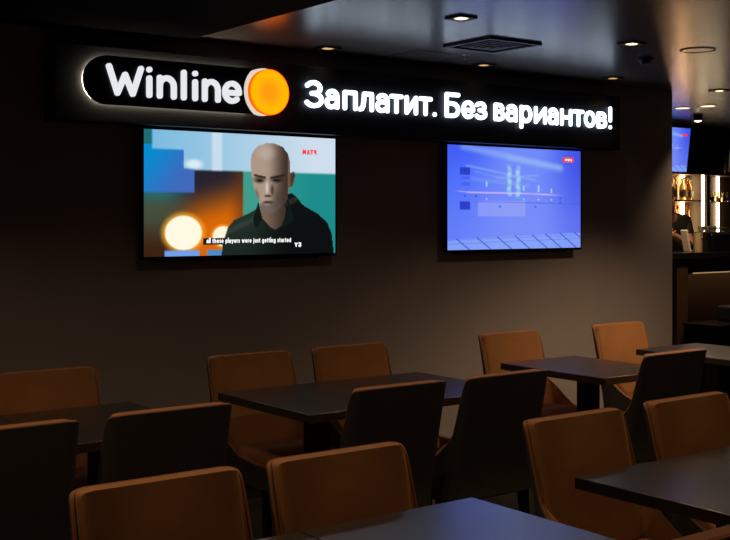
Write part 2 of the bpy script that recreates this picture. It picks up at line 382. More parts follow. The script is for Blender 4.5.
def paint_interview(u, v):          # u, v in 0..1 from the top left of the screen
    X, Y = u * 625, v * 410          # working units
    # backdrop
    band = mixc((120, 185, 222), (206, 222, 236), u * 1.15)
    c = band
    t1 = sm(122, 132, Y)
    low = mixc((64, 156, 140), (30, 140, 140), sm(330, 560, X))
    orange = mixc((38, 34, 46), (216, 104, 8), sm(150, 320, Y + (X - 190) * .35))
    if X > 140: orange = mixc(orange, (96, 52, 20), sm(250, 306, X) * .6)
    left = mixc((34, 110, 120), (70, 78, 60), sm(180, 260, Y)); left = mixc(left, (60, 34, 18), sm(260, 400, Y))
    lo = mixc(left, orange, sm(50, 170, X))
    lo = mixc(lo, low, sm(304, 308, X))
    c = mixc(c, lo, t1)
    if X < 152:                                                    # blue panel
        b = mixc((6, 140, 208), (66, 104, 188), sm(0, 160, X * .8 + (Y - 60) * .5))
        k = sm(58, 66, Y) if X < 120 else sm(118, 128, Y)
        k = max(k, sm(28, 20, X)) if X < 120 else k
        k *= sm(206, 198, Y)
        if X < 120: k = k * 1.0
        c = mixc(c, b, k)
        if X < 26 and Y < 46: c = mixc((30, 110, 112), c, sm(20, 26, X))
    c = mixc(c, (236, 240, 246), .55 * sm(22, 10, abs(X - 222)) * (1 - t1))
    c = mixc(c, (240, 246, 250), .8 * sm(1.2, .3, ell(X, Y, 150, 108, 34, 20)))
    # glowing lamps
    e = ell(X, Y, 118, 334, 57, 57); c = mixc(c, (255, 170, 40), .7 * sm(1.35, 1.0, e)); c = mixc(c, (255, 250, 226), sm(1.04, .94, e))
    e = ell(X, Y, 242, 346, 34, 34); c = mixc(c, (255, 160, 30), .7 * sm(1.35, 1.0, e)); c = mixc(c, (255, 248, 220), sm(1.06, .92, e))
    if Y > 386:
        k = sm(386, 396, Y)
        if 62 < X < 166: c = mixc(c, (112, 160, 236), k)
        elif 190 < X < 250: c = mixc(c, (78, 140, 200), k)
    # man in a dark polo shirt
    shirt = [(236, 412), (240, 372), (256, 316), (276, 292), (330, 266), (372, 240), (400, 212), (470, 198), (486, 210), (508, 238), (560, 268), (596, 300), (612, 340), (620, 412)]
    if inpoly(X, Y, shirt):
        s = mixc((40, 58, 50), (14, 18, 18), sm(300, 470, X)); s = mixc(s, (10, 12, 12), sm(.5, 1., v) * .4)
        s = mixc(s, (62, 70, 62), .5 * sm(16, 4, abs((X - 300) * .5 + (Y - 310))))
        c = s
    X += 14; Y += 11
    if inpoly(X, Y, [(374, 250), (380, 292), (408, 326), (428, 336), (456, 318), (464, 262), (440, 240)]):
        c = mixc((120, 98, 84), (66, 52, 44), sm(390, 460, X))
    if inpoly(X, Y, [(370, 240), (352, 300), (362, 336), (384, 300)]) or inpoly(X, Y, [(466, 208), (492, 300), (456, 330), (450, 316), (470, 270)]):
        c = (18, 26, 24)
    head = [(352, 130), (350, 100), (356, 72), (372, 50), (398, 38), (424, 38), (450, 50), (466, 74), (472, 104), (472, 140), (484, 132), (488, 146), (480, 184), (468, 192), (464, 230), (446, 258), (424, 276), (398, 276), (384, 262), (374, 232), (362, 200), (356, 168)]
    if inpoly(410 + (X - 410) / 1.10, Y, head):
        s = mixc((172, 150, 134), (62, 48, 40), sm(392, 472, X))
        s = mixc(s, (190, 178, 164), .6 * sm(1, .2, ell(X, Y, 395, 72, 44, 34)))
        s = mixc(s, (70, 58, 52), .55 * sm(1, .4, ell(X, Y, 452, 236, 44, 60)))
        s = mixc(s, (84, 76, 72), .65 * sm(1.1, .6, ell(X, Y, 410, 262, 44, 30)))                     # stubble
        s = mixc(s, (58, 46, 40), .75 * sm(1.2, .3, ell(X, Y, 374, 165, 24, 15)))                    # eye sockets
        s = mixc(s, (48, 38, 34), .75 * sm(1.2, .3, ell(X, Y, 434, 162, 28, 15)))
        s = mixc(s, (16, 13, 12), .9 * sm(1.1, .6, ell(X, Y, 375, 168, 12, 4)))                      # eyes
        s = mixc(s, (16, 13, 12), .9 * sm(1.1, .6, ell(X, Y, 432, 166, 14, 4)))
        if 355 < X < 396: s = mixc(s, (34, 27, 24), .85 * sm(5, 2, abs(Y - 149 - (X - 355) * .2)))   # brows
        if 410 < X < 460: s = mixc(s, (34, 27, 24), .85 * sm(5, 2, abs(Y - 158 + (X - 410) * .24)))
        s = mixc(s, (226, 210, 196), .7 * sm(1, .3, ell(X, Y, 399, 192, 8, 32)))                     # nose
        s = mixc(s, (56, 42, 36), .7 * sm(1, .3, ell(X, Y, 417, 200, 9, 26)))
        s = mixc(s, (50, 36, 30), .8 * sm(1, .4, ell(X, Y, 402, 220, 16, 6)))
        s = mixc(s, (60, 38, 34), .85 * sm(1, .5, ell(X, Y, 404, 241, 22, 5)))                       # mouth
        s = mixc(s, (180, 150, 134), .6 * sm(1, .4, ell(X, Y, 400, 250, 14, 4)))
        s = mixc(s, (74, 60, 52), .5 * sm(1, .3, ell(X, Y, 362, 225, 16, 40)))
        if X > 470: s = mixc((120, 88, 70), (70, 50, 40), sm(470, 488, X))
        c = s
    return c

def paint_pool(u, v):
    X, Y = u * 517, v * 405
    c = mixc((72, 106, 252), (112, 138, 250), sm(0, 250, X)); c = mixc(c, (64, 84, 232), sm(330, 517, X))
    c = mixc(c, (128, 146, 248), .5 * sm(.05, .9, v))
    c = mixc(c, (60, 80, 238), .5 * sm(120, 0, Y) * sm(220, 60, X))
    for x0, y0, x1, y1, wd, k in [(60, 4, 430, 76, 26, .55), (230, 40, 430, 70, 18, .5), (70, 78, 330, 128, 8, .5), (100, 100, 250, 136, 5, .35), (180, 122, 340, 108, 8, .4), (90, 128, 300, 150, 14, .25)]:
        t = ((X - x0) * (x1 - x0) + (Y - y0) * (y1 - y0)) / ((x1 - x0) ** 2 + (y1 - y0) ** 2); tt = max(0, min(1, t))
        d = math.hypot(X - x0 - tt * (x1 - x0), Y - y0 - tt * (y1 - y0))
        c = mixc(c, (150, 186, 244), k * sm(wd, 0, d))
    if 110 < X < 290 and 215 < Y < 275: c = mixc(c, (164, 174, 248), .5)
    if 44 < X < 80 and 86 < Y < 114: c = mixc(c, (40, 60, 190), .9)
    if 44 < X < 80 and 216 < Y < 250: c = mixc(c, (44, 58, 200), .95)
    if 48 < X < 80 and (122 < Y < 130 or 144 < Y < 156): c = mixc(c, (56, 80, 214), .45)
    for x, y in [(62, 196), (102, 196), (192, 236), (330, 236), (432, 200), (432, 216)]:
        c = mixc(c, (60, 74, 206), .7 * sm(6, 3, math.hypot(X - x, Y - y)))
    c = mixc(c, (62, 76, 214), .4 * sm(3, 1, abs(Y - 216 - .012 * X)) * sm(90, 110, X))
    yl = 176 + 6 * sm(10, 90, X) + 4 * sm(250, 430, X)
    c = mixc(c, (226, 190, 244), .85 * sm(3.4, 1.2, abs(Y - yl)) * sm(5, 90, X) * sm(460, 380, X))
    for x, y0, y1 in [(142, 138, 158), (284, 152, 172), (343, 148, 176), (395, 160, 178)]:
        c = mixc(c, (170, 222, 240), .8 * sm(4.5, 2, abs(X - x)) * sm(y0 - 2, y0 + 2, Y) * sm(y1 + 2, y1 - 2, Y))
        c = mixc(c, (190, 232, 236), .8 * sm(5, 2, math.hypot(X - x, Y - 206)))
    for x, y0, y1, wd in [(228, 60, 190, 12), (262, 60, 196, 13)]:
        wob = 2 * math.sin(Y * .13 + x)
        k = sm(wd, 3, abs(X - x - wob)) * sm(y0, y0 + 30, Y) * sm(y1 + 10, y1 - 6, Y)
        c = mixc(c, (170, 222, 232), .85 * k * (.45 + .55 * abs(math.sin(Y * .11 + x * .3))))
    yf = 362 - X * .045
    if Y > yf:
        c = mixc(c, (140, 170, 250), .75 * sm(0, 8, Y - yf))
        for x in (30, 105, 180, 248, 315, 370, 430, 490):
            c = mixc(c, (44, 66, 180), .8 * sm(4, 1.5, abs(X - x - (Y - yf) * 1.05)))
        for y in (368, 382):
            c = mixc(c, (70, 100, 220), .35 * sm(2.5, 1, abs(Y - y + X * .03)))
    return c

def screen(parent, paint, x0, x1, z0, z1, y, nx, nz):
    verts = []; faces = []; cols = []
    for j in range(nz + 1):
        for i in range(nx + 1):
            u, v = i / nx, j / nz
            verts.append((x0 + (x1 - x0) * u, y, z1 - (z1 - z0) * v))
            cols.extend((*rgb(*[max(0, min(255, q)) for q in paint(u, v)]), 1.0))
    for j in range(nz):
        for i in range(nx):
            a = j * (nx + 1) + i; faces.append((a, a + nx + 1, a + nx + 2, a + 1))
    me = bpy.data.meshes.new('screen'); me.from_pydata(verts, [], faces)
    at = me.color_attributes.new('picture', 'FLOAT_COLOR', 'POINT'); at.data.foreach_set('color', cols)
    me.materials.append(M['screen'])
    o = bpy.data.objects.new('screen', me); COL.objects.link(o); o.parent = parent; return o

TW, TH = 1.232, .690
def television(label, x, z, y_wall, rz=0.0):
    t = thing('television', label, 'television', (x, y_wall, z), rz)
    bm = bxm(0, TW, -.072, -.035, 0, TH); obj('body', bm, M['plastic'], t, bevel=.004)
    bm = bxm(.10, TW - .10, -.036, -.02, -.014, .30); obj('rear_housing', bm, M['plastic'], t, bevel=.006)
    bm = bxm(TW / 2 - .2, TW / 2 + .2, -.022, .002, .16, .46); obj('wall_mount', bm, M['black_metal'], t)
    return t
tv = television('wall television under the logo, showing a bald man in a dark polo shirt', 2.558, 1.343, YW)
B = .012
s1 = screen(tv, paint_interview, B, TW - B, B + .004, TH - B, -.0728, 250, 144)
def on_screen(name, bm, m, par): return obj(name, bm, m, par, smooth=False)
SW, SH = TW - 2 * B, TH - 2 * B - .004
def sxz(u, v): return B + u * SW, TH - B - v * SH
bm = bmesh.new(); x0, z0 = sxz(.285, .912); x1, z1 = sxz(.752, .858); box(bm, x0, x0 + .016 + (sxz(.40, 0)[0] - x0), -.0736, -.0732, z0, z1)
on_screen('caption_bar', bm, M['dark_lit'], s1)
bm = bmesh.new(); x0, z0 = sxz(.300, .900); x1, _ = sxz(.748, .9)
line_of_text(bm, 'all these players were just getting started', x0, x1, z0, .030, .0195, .0028, -.0742)
on_screen('caption', bm, M['white_lit'], s1)
bm = bmesh.new(); x0, z0 = sxz(.765, .942); x1, _ = sxz(.806, .9); line_of_text(bm, 'Y3', x0, x1, z0, .026, .02, .0042, -.0742); on_screen('logo', bm, M['white_lit'], s1)
bm = bmesh.new(); x0, z0 = sxz(.808, .150); x1, _ = sxz(.892, .9); line_of_text(bm, 'МАТЧ', x0, x1, z0, .030, .02, .0046, -.0742); on_screen('channel_logo', bm, M['red_lit'], s1)

tv2 = television('wall television under the slogan, showing a blue underwater pool view', 4.625, 1.345, YW)
s2 = screen(tv2, paint_pool, B, TW - B, B + .004, TH - B, -.0728, 220, 126)
bm = bmesh.new(); x0, z0 = sxz(.858, .122); x1, z1 = sxz(.942, .070); box(bm, x0, x1, -.0738, -.0732, z0, z1); on_screen('channel_badge', bm, M['red_lit'], s2)
bm = bmesh.new(); x0, z0 = sxz(.870, .107); x1, _ = sxz(.930, .1); line_of_text(bm, 'АРЕНА', x0, x1, z0, .015, .015, .0026, -.0744); on_screen('badge_text', bm, M['white_lit'], s2)
bm = bmesh.new(); lathe(bm, [(0, -.004), (.006, -.004), (.006, .004), (0, .004)], (TW / 2, -.054, -.006), 12); obj('remote_sensor', bm, M['red_cap'], tv2)

# ---------------------------------------------------------------- tables
def make_table(label, x0, yb, group=None):
    """x0 left edge, yb the edge nearer the wall; 0.60 wide, 0.76 deep, top at 0.75"""
    t = thing('cafe_table', label, 'table', (x0 + .3, yb - .38, 0), 0)
    obj('tabletop', bxm(-.2985, .2985, -.38, .38, .713, .75), M['table'], t, bevel=.003, seg=2)
    obj('column', bxm(-.045, .045, -.045, .045, .02, .713), M['black_metal'], t, bevel=.004)
    obj('base_plate', bxm(-.11, .11, -.105, .105, 0, .022), M['black_metal'], t, bevel=.004)
    obj('top_bracket', bxm(-.14, .14, -.17, .17, .700, .7135), M['black_metal'], t)
    return t
def copy_tree(o, parent=None):
    c = o.copy(); COL.objects.link(c)
    if parent: c.parent = parent
    for ch in list(o.children): copy_tree(ch, c)
    return c
YA, YBK = 4.612, 2.432
TABLES = [
 (2.584, YA, 'black table under the television showing a man, left half of its pushed-together pair'),
 (3.184, YA, 'black table under the television showing a man, right half of its pushed-together pair'),
 (.950, YA, 'black table at the left edge, mostly hidden behind the leftmost dark chair'),
 (1.550, YA, 'black table at the far left between a rust chair and two dark-backed chairs'),
 (4.380, YA, 'single black table below the pool-view television, its top tinted blue'),
 (5.530, YA, 'single black table by the end of the wall, nearest the bar'),
 (1.000, YBK, 'black table at the bottom of the photo, left half of the nearest pair'),
 (1.600, YBK, 'blue-sheened table at the bottom centre, right half of the nearest pair'),
 (2.624, YBK, 'brown-sheened table at the lower right, left half of its pair'),
 (3.224, YBK, 'brown-sheened table cut off by the right edge, right half of its pair'),
]
first_table = None
for x, y, lab in TABLES:
    if first_table is None: first_table = make_table(lab, x, y); continue
    c = copy_tree(first_table); c.location = (x + .3, y - .38, 0); c['label'] = lab
# ---------------------------------------------------------------- chairs
HS = [(0, .635), (.01, .615), (.03, .585), (.06, .55), (.10, .512), (.15, .478), (.20, .458), (.30, .448), (.50, .445)]
def hside(s):
    for (a, ha), (b, hb) in zip(HS, HS[1:]):
        if a <= s <= b: return ha + (hb - ha) * (s - a) / (b - a)
    return HS[-1][1]
SS = [.44, .40, .36, .32, .28, .24, .20, .17, .14, .12, .10, .08, .06, .045, .03, .02, .01, 0]
NARC = 16
def u_path(a, yr, r):
    P = []
    for s in SS: P.append((-a, yr - r - s, s, 0))
    for i in range(1, NARC + 1):
        t = PI + (-PI / 2) * i / NARC
        P.append((-a + r + r * math.cos(t), yr - r + r * math.sin(t), 0, i / NARC))
    for i in range(1, 12): P.append((-a + r + (2 * a - 2 * r) * i / 12, yr, 0, 1))
    for x, y, s, q in reversed(P[:len(SS) + NARC]): P.append((-x, y, s, q))
    return P
def rec(z): return .10 * max(0, (z - .42) / .46)
QT = [(0, .635), (.06, .68), (.12, .74), (.18, .80), (.24, .845), (.30, .866), (.40, .878), (.6, .883), (1, .886)]
def col_top(s, q, x):
    if s > 0: return hside(s)
    for (a, ha), (b, hb) in zip(QT, QT[1:]):
        if a <= q <= b: return ha + (hb - ha) * (q - a) / (b - a)
    return .886
def wcol(s): return 1 - sm(.02, .26, s)
def layer(outer, inner, yr_o, r_o, yr_i, r_i, zb, dz, nv=9, bulge=0.0):
    bm = bmesh.new(); A = u_path(outer, yr_o, r_o); Bp = u_path(inner, yr_i, r_i)
    def cols(P, Q, infl):
        out = []
        for (x, y, s, q), (_, _, s2, q2) in zip(P, Q):
            h = col_top(s2, q2, x) + dz; c = []
            for k in range(nv + 1):
                z = zb + (h - zb) * k / nv
                yy = y + rec(z) * wcol(s2)
                if infl and q2 == 1: yy -= infl * math.sin(PI * min(1, max(0, (z - .45) / .44))) * max(0, 1 - (x / (inner - r_i)) ** 2) ** 2
                if infl and q2 < 1:
                    kk = sm(.54, .645, z) * (1 - sm(0, .06, s2))
                    yy = yy * (1 - kk) + (yr_i + .014 * (1 - q2) ** 2 + rec(z)) * kk
                c.append(bm.verts.new((x, yy, z)))
            out.append(c)
        return out
    # keep the wing fronts level with each other
    Bp = [(x, (ya if s > 0 and s >= .3 else y), s, q) for (x, y, s, q), (_, ya, _, _) in zip(Bp, A)]
    o = cols(A, A, 0); i = cols(Bp, A, bulge)
    n = len(o)
    for k in range(n - 1):
        for v in range(nv):
            bm.faces.new((o[k][v], o[k + 1][v], o[k + 1][v + 1], o[k][v + 1]))
            bm.faces.new((i[k][v], i[k][v + 1], i[k + 1][v + 1], i[k + 1][v]))
        bm.faces.new((o[k][nv], o[k + 1][nv], i[k + 1][nv], i[k][nv]))
        bm.faces.new((o[k][0], i[k][0], i[k + 1][0], o[k + 1][0]))
    for k in (0, n - 1):
        for v in range(nv):
            q = (o[k][v], o[k][v + 1], i[k][v + 1], i[k][v]); bm.faces.new(q if k == 0 else q[::-1])
    return bm
def make_chair():
    t = thing('dining_chair', 'x', 'chair')
    obj('back_shell', layer(.250, .232, .228, .055, .210, .040, .34, -.002), M['dark_fabric'], t, bevel=.006, seg=2)
    obj('backrest_padding', layer(.234, .224, .212, .042, .168, .034, .36, 0, bulge=.012), M['orange'], t, bevel=.012)
    P = u_path(.242, .220, .048); pts = []
    for x, y, s, q in P:
        z = col_top(s, q, x) - .004; pts.append((x, y + rec(z) * wcol(s), z))
    bm = bmesh.new(); tube(bm, pts, .0055, 6); obj('piping', bm, M['piping'], t)
    obj('seat_cushion', bxm(-.192, .192, -.232, .155, .375, .475), M['orange'], t, bevel=.032, seg=4)
    obj('seat_base', bxm(-.236, .236, -.215, .20, .325, .38), M['dark_fabric'], t, bevel=.012)
    for sx, sy in ((-1, -1), (1, -1), (-1, 1), (1, 1)):
        bm = bxm(-.02, .02, -.02, .02, 0, .33)
        for v in bm.verts:
            f = v.co.z / .33; k = .65 + .35 * f
            v.co.x = v.co.x * k + sx * .205; v.co.y = v.co.y * k + (sy * .19 - .01) + (1 - f) * .03 * (1 if sy > 0 else 0)
        obj('leg', bm, M['leg'], t, bevel=.003)
    return t
# x, y of the top of the backrest, facing (0 = towards the camera side, 1 = towards the wall)
CHAIRS = [
 (2.900, 4.855, 0, 0, 'rust velvet chair facing out below the right half of the television showing a man'),
 (3.520, 4.865, 0, 0, 'rust velvet chair against the wall in the gap between the two wall televisions'),
 (4.680, 4.855, 0, 0, 'rust velvet chair facing out behind the blue-tinted single table'),
 (5.645, 4.855, 0, 0, 'brightest rust velvet chair, by the end of the wall near the bar'),
 (1.845, 4.850, 0, 0, 'rust velvet chair facing out at the left edge of the photo, behind the far-left table'),
 (1.250, 3.600, 1, 0, 'dark-backed chair cut off by the left edge of the photo'),
 (1.835, 3.600, 1, 0, 'dark-backed chair second from the left edge, in front of the far-left table'),
 (2.840, 3.570, 1, 0, 'left one of the two dark-backed chairs side by side at the centre of the photo'),
 (3.430, 3.560, 1, 0, 'right one of the two dark-backed chairs side by side at the centre'),
 (4.660, 3.630, 1, 0, 'dark-backed chair on the right side, in front of the brightest rust chair'),
 (1.312, 2.650, 0, 0, 'large rust velvet chair at the bottom left of the photo, nearest the camera'),
 (1.878, 2.650, 0, 0, 'rust velvet chair at the bottom centre, behind the nearest blue-sheened table'),
 (2.880, 2.670, 0, 0, 'rust velvet chair at the left end of the brown-sheened table, lower right'),
 (3.500, 2.680, 0, 0, 'rust velvet chair cut off by the right edge, behind the brown-sheened table'),
 (1.925, 1.470, 1, 0, 'chair showing only its rust top edge in the bottom right corner'),
]
first = None
for x, y, face, dr, lab in CHAIRS:
    if first is None: c = first = make_chair()
    else: c = copy_tree(first)
    c.location = (x, y - .30, 0) if face == 0 else (x, y + .30, 0)
    c.rotation_euler = (0, 0, math.radians(dr) + (PI if face else 0)); c['label'] = lab

# ---------------------------------------------------------------- ceiling fixtures
def spot(x, y, watts, label):
    t = thing('ceiling_spotlight', label, 'spotlight', (x, y, HC if x > 2.83 else HC - .018))
    bm = bmesh.new(); a, b2 = .056, .040
    for (p, q, r, s_) in ((-a, a, -a, -b2), (-a, a, b2, a), (-a, -b2, -b2, b2), (b2, a, -b2, b2)): box(bm, p, q, r, s_, -.009, 0)
    bmesh.ops.remove_doubles(bm, verts=bm.verts[:], dist=1e-5)
    obj('frame', bm, M['black_metal'], t, smooth=False)
    bm = bmesh.new(); lathe(bm, [(.034, 0), (.036, -.004), (.028, -.008), (0, -.010)], (0, 0, 0), 20)
    obj('lamp', bm, M['lamp'] if watts > 9 else M['lamp_dim'], t)
    l = bpy.data.lights.new('spot_beam', 'SPOT'); l.energy = watts; l.color = WARM; l.spot_size = math.radians({4.87: 110, 5.95: 110, 7.16: 84}.get(x, 120)); l.spot_blend = 1.0; l.shadow_soft_size = .03
    lo = bpy.data.objects.new('spot_beam', l); COL.objects.link(lo); lo.parent = t; lo.location = (0, 0, -.035)
    return t
SL = {(3.63, 5.22): 'small square ceiling spotlight near the wall above the slogan start',
      (4.80, 5.20): 'small square ceiling spotlight between the air vent and the wall',
      (5.95, 5.16): 'small square ceiling spotlight near the wall above the slogan end',
      (7.16, 5.18): 'ceiling spotlight past the wall end, in the brown-lit ceiling at the right edge',
      (3.60, 4.06): 'square ceiling spotlight at the top of the photo, left of the air vent',
      (4.87, 4.09): 'brightly glowing square ceiling spotlight right of the air vent'}
for x, y, e in SPOTS:
    q = spot(x, y, e, SL.get((x, y), 'unseen square ceiling spotlight added as fill light over the seating'))
    if (x, y) not in SL: q['group'] = 'unseen fill spotlights added on the ceiling'
v = thing('air_vent', 'square black air vent grille in the ceiling above the slogan', 'vent', (4.283, 4.575, HC))
bm = bmesh.new()
for (p, q, r, s_) in ((-.192, .192, -.192, -.165), (-.192, .192, .165, .192), (-.192, -.165, -.165, .165), (.165, .192, -.165, .165)): box(bm, p, q, r, s_, -.014, 0)
bmesh.ops.remove_doubles(bm, verts=bm.verts[:], dist=1e-5); obj('frame', bm, M['black_metal'], v, smooth=False)
for k in range(4):
    a = .125 - .03 * k; bm = bmesh.new()
    for (p, q, r, s_) in ((-a, a, -a, -a + .012), (-a, a, a - .012, a), (-a, -a + .012, -a + .012, a - .012), (a - .012, a, -a + .012, a - .012)): box(bm, p, q, r, s_, -.012 - .003 * k, 0)
    bmesh.ops.remove_doubles(bm, verts=bm.verts[:], dist=1e-5); obj('louvre', bm, M['black_metal'], v, smooth=False)
h = thing('access_hatch', 'thin square outline of an access hatch in the ceiling beside the air vent', 'hatch', (4.29, 5.18, HC))
bm = bmesh.new(); a = .19
for (p, q, r, s_) in ((-a, a, -a, -a + .007), (-a, a, a - .007, a), (-a, -a + .007, -a + .007, a - .007), (a - .007, a, -a + .007, a - .007)): box(bm, p, q, r, s_, -.003, 0)
bmesh.ops.remove_doubles(bm, verts=bm.verts[:], dist=1e-5); obj('frame', bm, M['black_metal'], h, smooth=False)
obj('hatch_panel', bxm(-a + .008, a - .008, -a + .008, a - .008, -.002, 0), M['ceiling'], h)
sp = thing('sprinkler_head', 'tiny metal sprinkler head on the ceiling beside the hatch outline', 'sprinkler', (4.56, 5.19, HC))
sp.location = (4.431, 4.955, HC)
bm = bmesh.new(); lathe(bm, [(.022, 0), (.022, -.004), (.008, -.006), (.006, -.025), (.012, -.027), (.012, -.03), (0, -.03)], n=14); obj('body', bm, M['steel'], sp)
dd = thing('dome_detector', 'round dark dome detector on the ceiling right of the glowing spotlight', 'detector', (5.388, 4.423, HC))
bm = bmesh.new(); lathe(bm, [(.050, 0), (.050, -.010), (.044, -.014), (0, -.014)], n=28); obj('base', bm, M['black_metal'], dd)
bm = bmesh.new(); lathe(bm, [(.038, -.0135)] + [(.038 * math.cos(a * PI / 16), -.014 - .026 * math.sin(a * PI / 16)) for a in range(1, 8)] + [(0, -.040)], n=28); obj('dome', bm, M['plastic'], dd)
def ring_fixture(name, label, cat, x, y, r, lamp=True):
    t = thing(name, label, cat, (x, y, HC))
    bm = bmesh.new(); lathe(bm, [(r, 0), (r, -.004), (r - .009, -.005), (r - .012, 0)], n=32); obj('rim', bm, M['black_metal'], t)
    bm = bmesh.new(); lathe(bm, [(r - .0125, 0), (r - .0125, -.002), (0, -.003)], n=32); obj('grille' if not lamp else 'lamp', bm, M['ceiling'] if not lamp else M['lamp'], t)
    if lamp:
        l = bpy.data.lights.new('downlight_beam', 'SPOT'); l.energy = 60; l.color = WARM; l.spot_size = math.radians(110); l.spot_blend = 1.0; l.shadow_soft_size = .04
        lo = bpy.data.objects.new('downlight_beam', l); COL.objects.link(lo); lo.parent = t; lo.location = (0, 0, -.02)
    return t
ring_fixture('ceiling_speaker', 'round ceiling speaker with a thin dark rim in the brown-lit ceiling', 'speaker', 5.37, 4.03, .10, False)
ring_fixture('recessed_downlight', 'round downlight before the bar, left of its neighbour', 'downlight', 8.05, 6.20, .075)
ring_fixture('recessed_downlight', 'round downlight before the bar, above the hanging black spotlight', 'downlight', 8.08, 5.96, .075)
t = thing('hanging_spotlight', 'black cylinder spotlight hanging from the ceiling before the bar television', 'spotlight', (8.705, 6.531, HC))
bm = bmesh.new(); lathe(bm, [(.045, 0), (.045, -.052), (.036, -.054), (.036, -.04), (0, -.04)], n=24); obj('housing', bm, M['black_metal'], t)
bm = bmesh.new(); lathe(bm, [(.034, -.041), (.034, -.052), (.02, -.062), (0, -.066)], n=20); obj('lamp', bm, emis('white_lamp', (1, .9, .7), 5.0), t)
l = bpy.data.lights.new('spot_beam', 'SPOT'); l.energy = 22; l.color = (1, .72, .42); l.spot_size = math.radians(100); l.spot_blend = 1.0; l.shadow_soft_size = .03
lo = bpy.data.objects.new('spot_beam', l); COL.objects.link(lo); lo.parent = t; lo.location = (0, 0, -.075)

# ---------------------------------------------------------------- the bar
CT = 1.26
b = thing('bar_counter', 'black-topped bar counter past the end of the wall', 'bar counter', (8.9, 6.55, 0))
def P(name, m, *a, bevel=.003, par=b):
    o = obj(name, bxm(*a), m, bevel=bevel); under(o, par); return o
P('countertop', M['counter_top'], 7.6, 10.9, 6.28, 6.80, CT - .055, CT)
P('front_post', M['brown_panel'], 8.105, 8.255, 6.30, 6.42, 0, CT - .055)
P('recessed_front', M['brown_panel'], 8.255, 10.88, 6.62, 6.66, 0, CT - .055)
P('side_panel', M['stone'], 8.24, 8.30, 6.43, 6.47, .99, CT - .056)
P('body', M['black_metal'], 8.22, 10.86, 6.66, 6.77, 0, CT - .056)
P('foot_ledge', M['steel'], 8.38, 10.86, 6.36, 6.62, 1.066, 1.078)
P('glow_strip', M['ledge_highlight'], 8.40, 10.86, 6.352, 6.359, 1.068, 1.078)  # added glowing edge that imitates a highlight on the ledge, no lamp
l = bpy.data.lights.new('added_recess_fill', 'AREA'); l.shape = 'RECTANGLE'; l.size = 2.4; l.size_y = .04; l.energy = .6; l.color = (1, .62, .3)  # added area light to brighten the recess under the counter
lo = bpy.data.objects.new('added_recess_fill', l); COL.objects.link(lo); lo.location = (9.6 - 8.9, 6.40 - 6.55, 1.05); lo.rotation_euler = (math.radians(35), 0, 0); lo.parent = b
k = thing('low_cabinet', 'low black cabinet in front of the bar counter', 'cabinet', (8.9, 6.05, 0))
P('carcass', M['black_metal'], 8.17, 9.6, 5.92, 6.28, 0, .63, par=k)
P('top', M['counter_top'], 8.15, 9.62, 5.90, 6.28, .63, .65, par=k)
P('plinth', M['black_matte'], 8.2, 9.57, 5.915, 5.921, .0, .08, par=k)
o = thing('equipment_case', 'black case standing on the low cabinet by the bar', 'case', (8.72, 6.08, .65))
P('case_body', M['black_metal'], 8.52, 8.9, 5.97, 6.2, .65, .79, par=o, bevel=.02)
P('handle', M['plastic'], 8.66, 8.76, 6.07, 6.1, .785, .81, par=o, bevel=.008)

sh = thing('back_bar_shelving', 'backlit bronze shelving unit behind the bar counter', 'shelving', (9.9, 7.6, 0))
P('back_panel', M['bronze'], 9.2, 11.0, 7.62, 7.65, .9, 2.03, par=sh)
P('base_cabinet', M['black_metal'], 9.0, 11.0, 7.36, 7.65, 0, 1.30, par=sh)
P('top_board', M['bronze'], 9.2, 11.0, 7.36, 7.62, 2.022, 2.042, par=sh)
P('shelf', M['bronze'], 9.4, 9.955, 7.38, 7.62, 1.742, 1.758, par=sh)
P('shelf', M['glass'], 10.03, 11.0, 7.38, 7.62, 1.738, 1.748, par=sh, bevel=0)
P('post', M['black_metal'], 9.975, 10.025, 7.37, 7.62, 1.30, 2.022, par=sh)
for x, z0, z1, yy, mk in [(9.865, 1.30, 1.742, 7.60, 'led_strong'), (9.875, 1.758, 2.022, 7.60, 'led_strong'), (9.925, 1.30, 2.022, 7.385, 'led'), (10.475, 1.30, 1.738, 7.60, 'led'), (10.475, 1.748, 2.022, 7.60, 'led'), (9.36, 1.30, 2.022, 7.60, 'led_strong')]:
    P('glow_strip', M[mk], x - .015, x + .015, yy - .008, yy + .008, z0, z1, par=sh, bevel=0)
fa = thing('bar_fascia', 'black fascia box hanging from the ceiling above the bar shelving', 'fascia', (9.9, 7.4, HC))
P('front_board', M['black_matte'], 9.0, 11.2, 7.34, 7.40, 2.046, HC, par=fa)
P('soffit', M['black_matte'], 9.0, 11.2, 7.40, 7.66, 2.046, 2.07, par=fa)

def bottle(x, y, z, H, r, m, label, cap=None):
    t = thing('bottle', label, 'bottle', (x, y, z), 0, 'bottles on the back bar')
    bm = bmesh.new(); lathe(bm, [(0, 0), (r * .95, 0), (r, H * .04), (r, H * .56), (r * .85, H * .66), (r * .38, H * .76), (r * .33, H * .93), (0, H * .93)], n=18); obj('glass_body', bm, m, t)
    bm = bmesh.new(); lathe(bm, [(r * .40, H * .90), (r * .40, H), (0, H)], n=14); obj('cap', bm, cap or M['steel'], t)
    bm = bmesh.new(); lathe(bm, [(r * 1.01, H * .14), (r * 1.02, H * .15), (r * 1.02, H * .45), (r * 1.01, H * .46)], n=18); obj('label_band', bm, M['white_cloth'], t)
    return t
BL = [(9.535, 7.47, .20, .028, 'bottle_pale', 'leftmost'), (9.605, 7.50, .235, .030, 'bottle_pale', 'second from the left'), (9.672, 7.46, .225, .027, 'bottle_amber', 'third from the left'),
      (9.740, 7.49, .24, .030, 'bottle_pale', 'third from the right'), (9.806, 7.47, .23, .029, 'bottle_amber', 'second from the right'), (9.872, 7.50, .215, .028, 'bottle_amber', 'rightmost')]
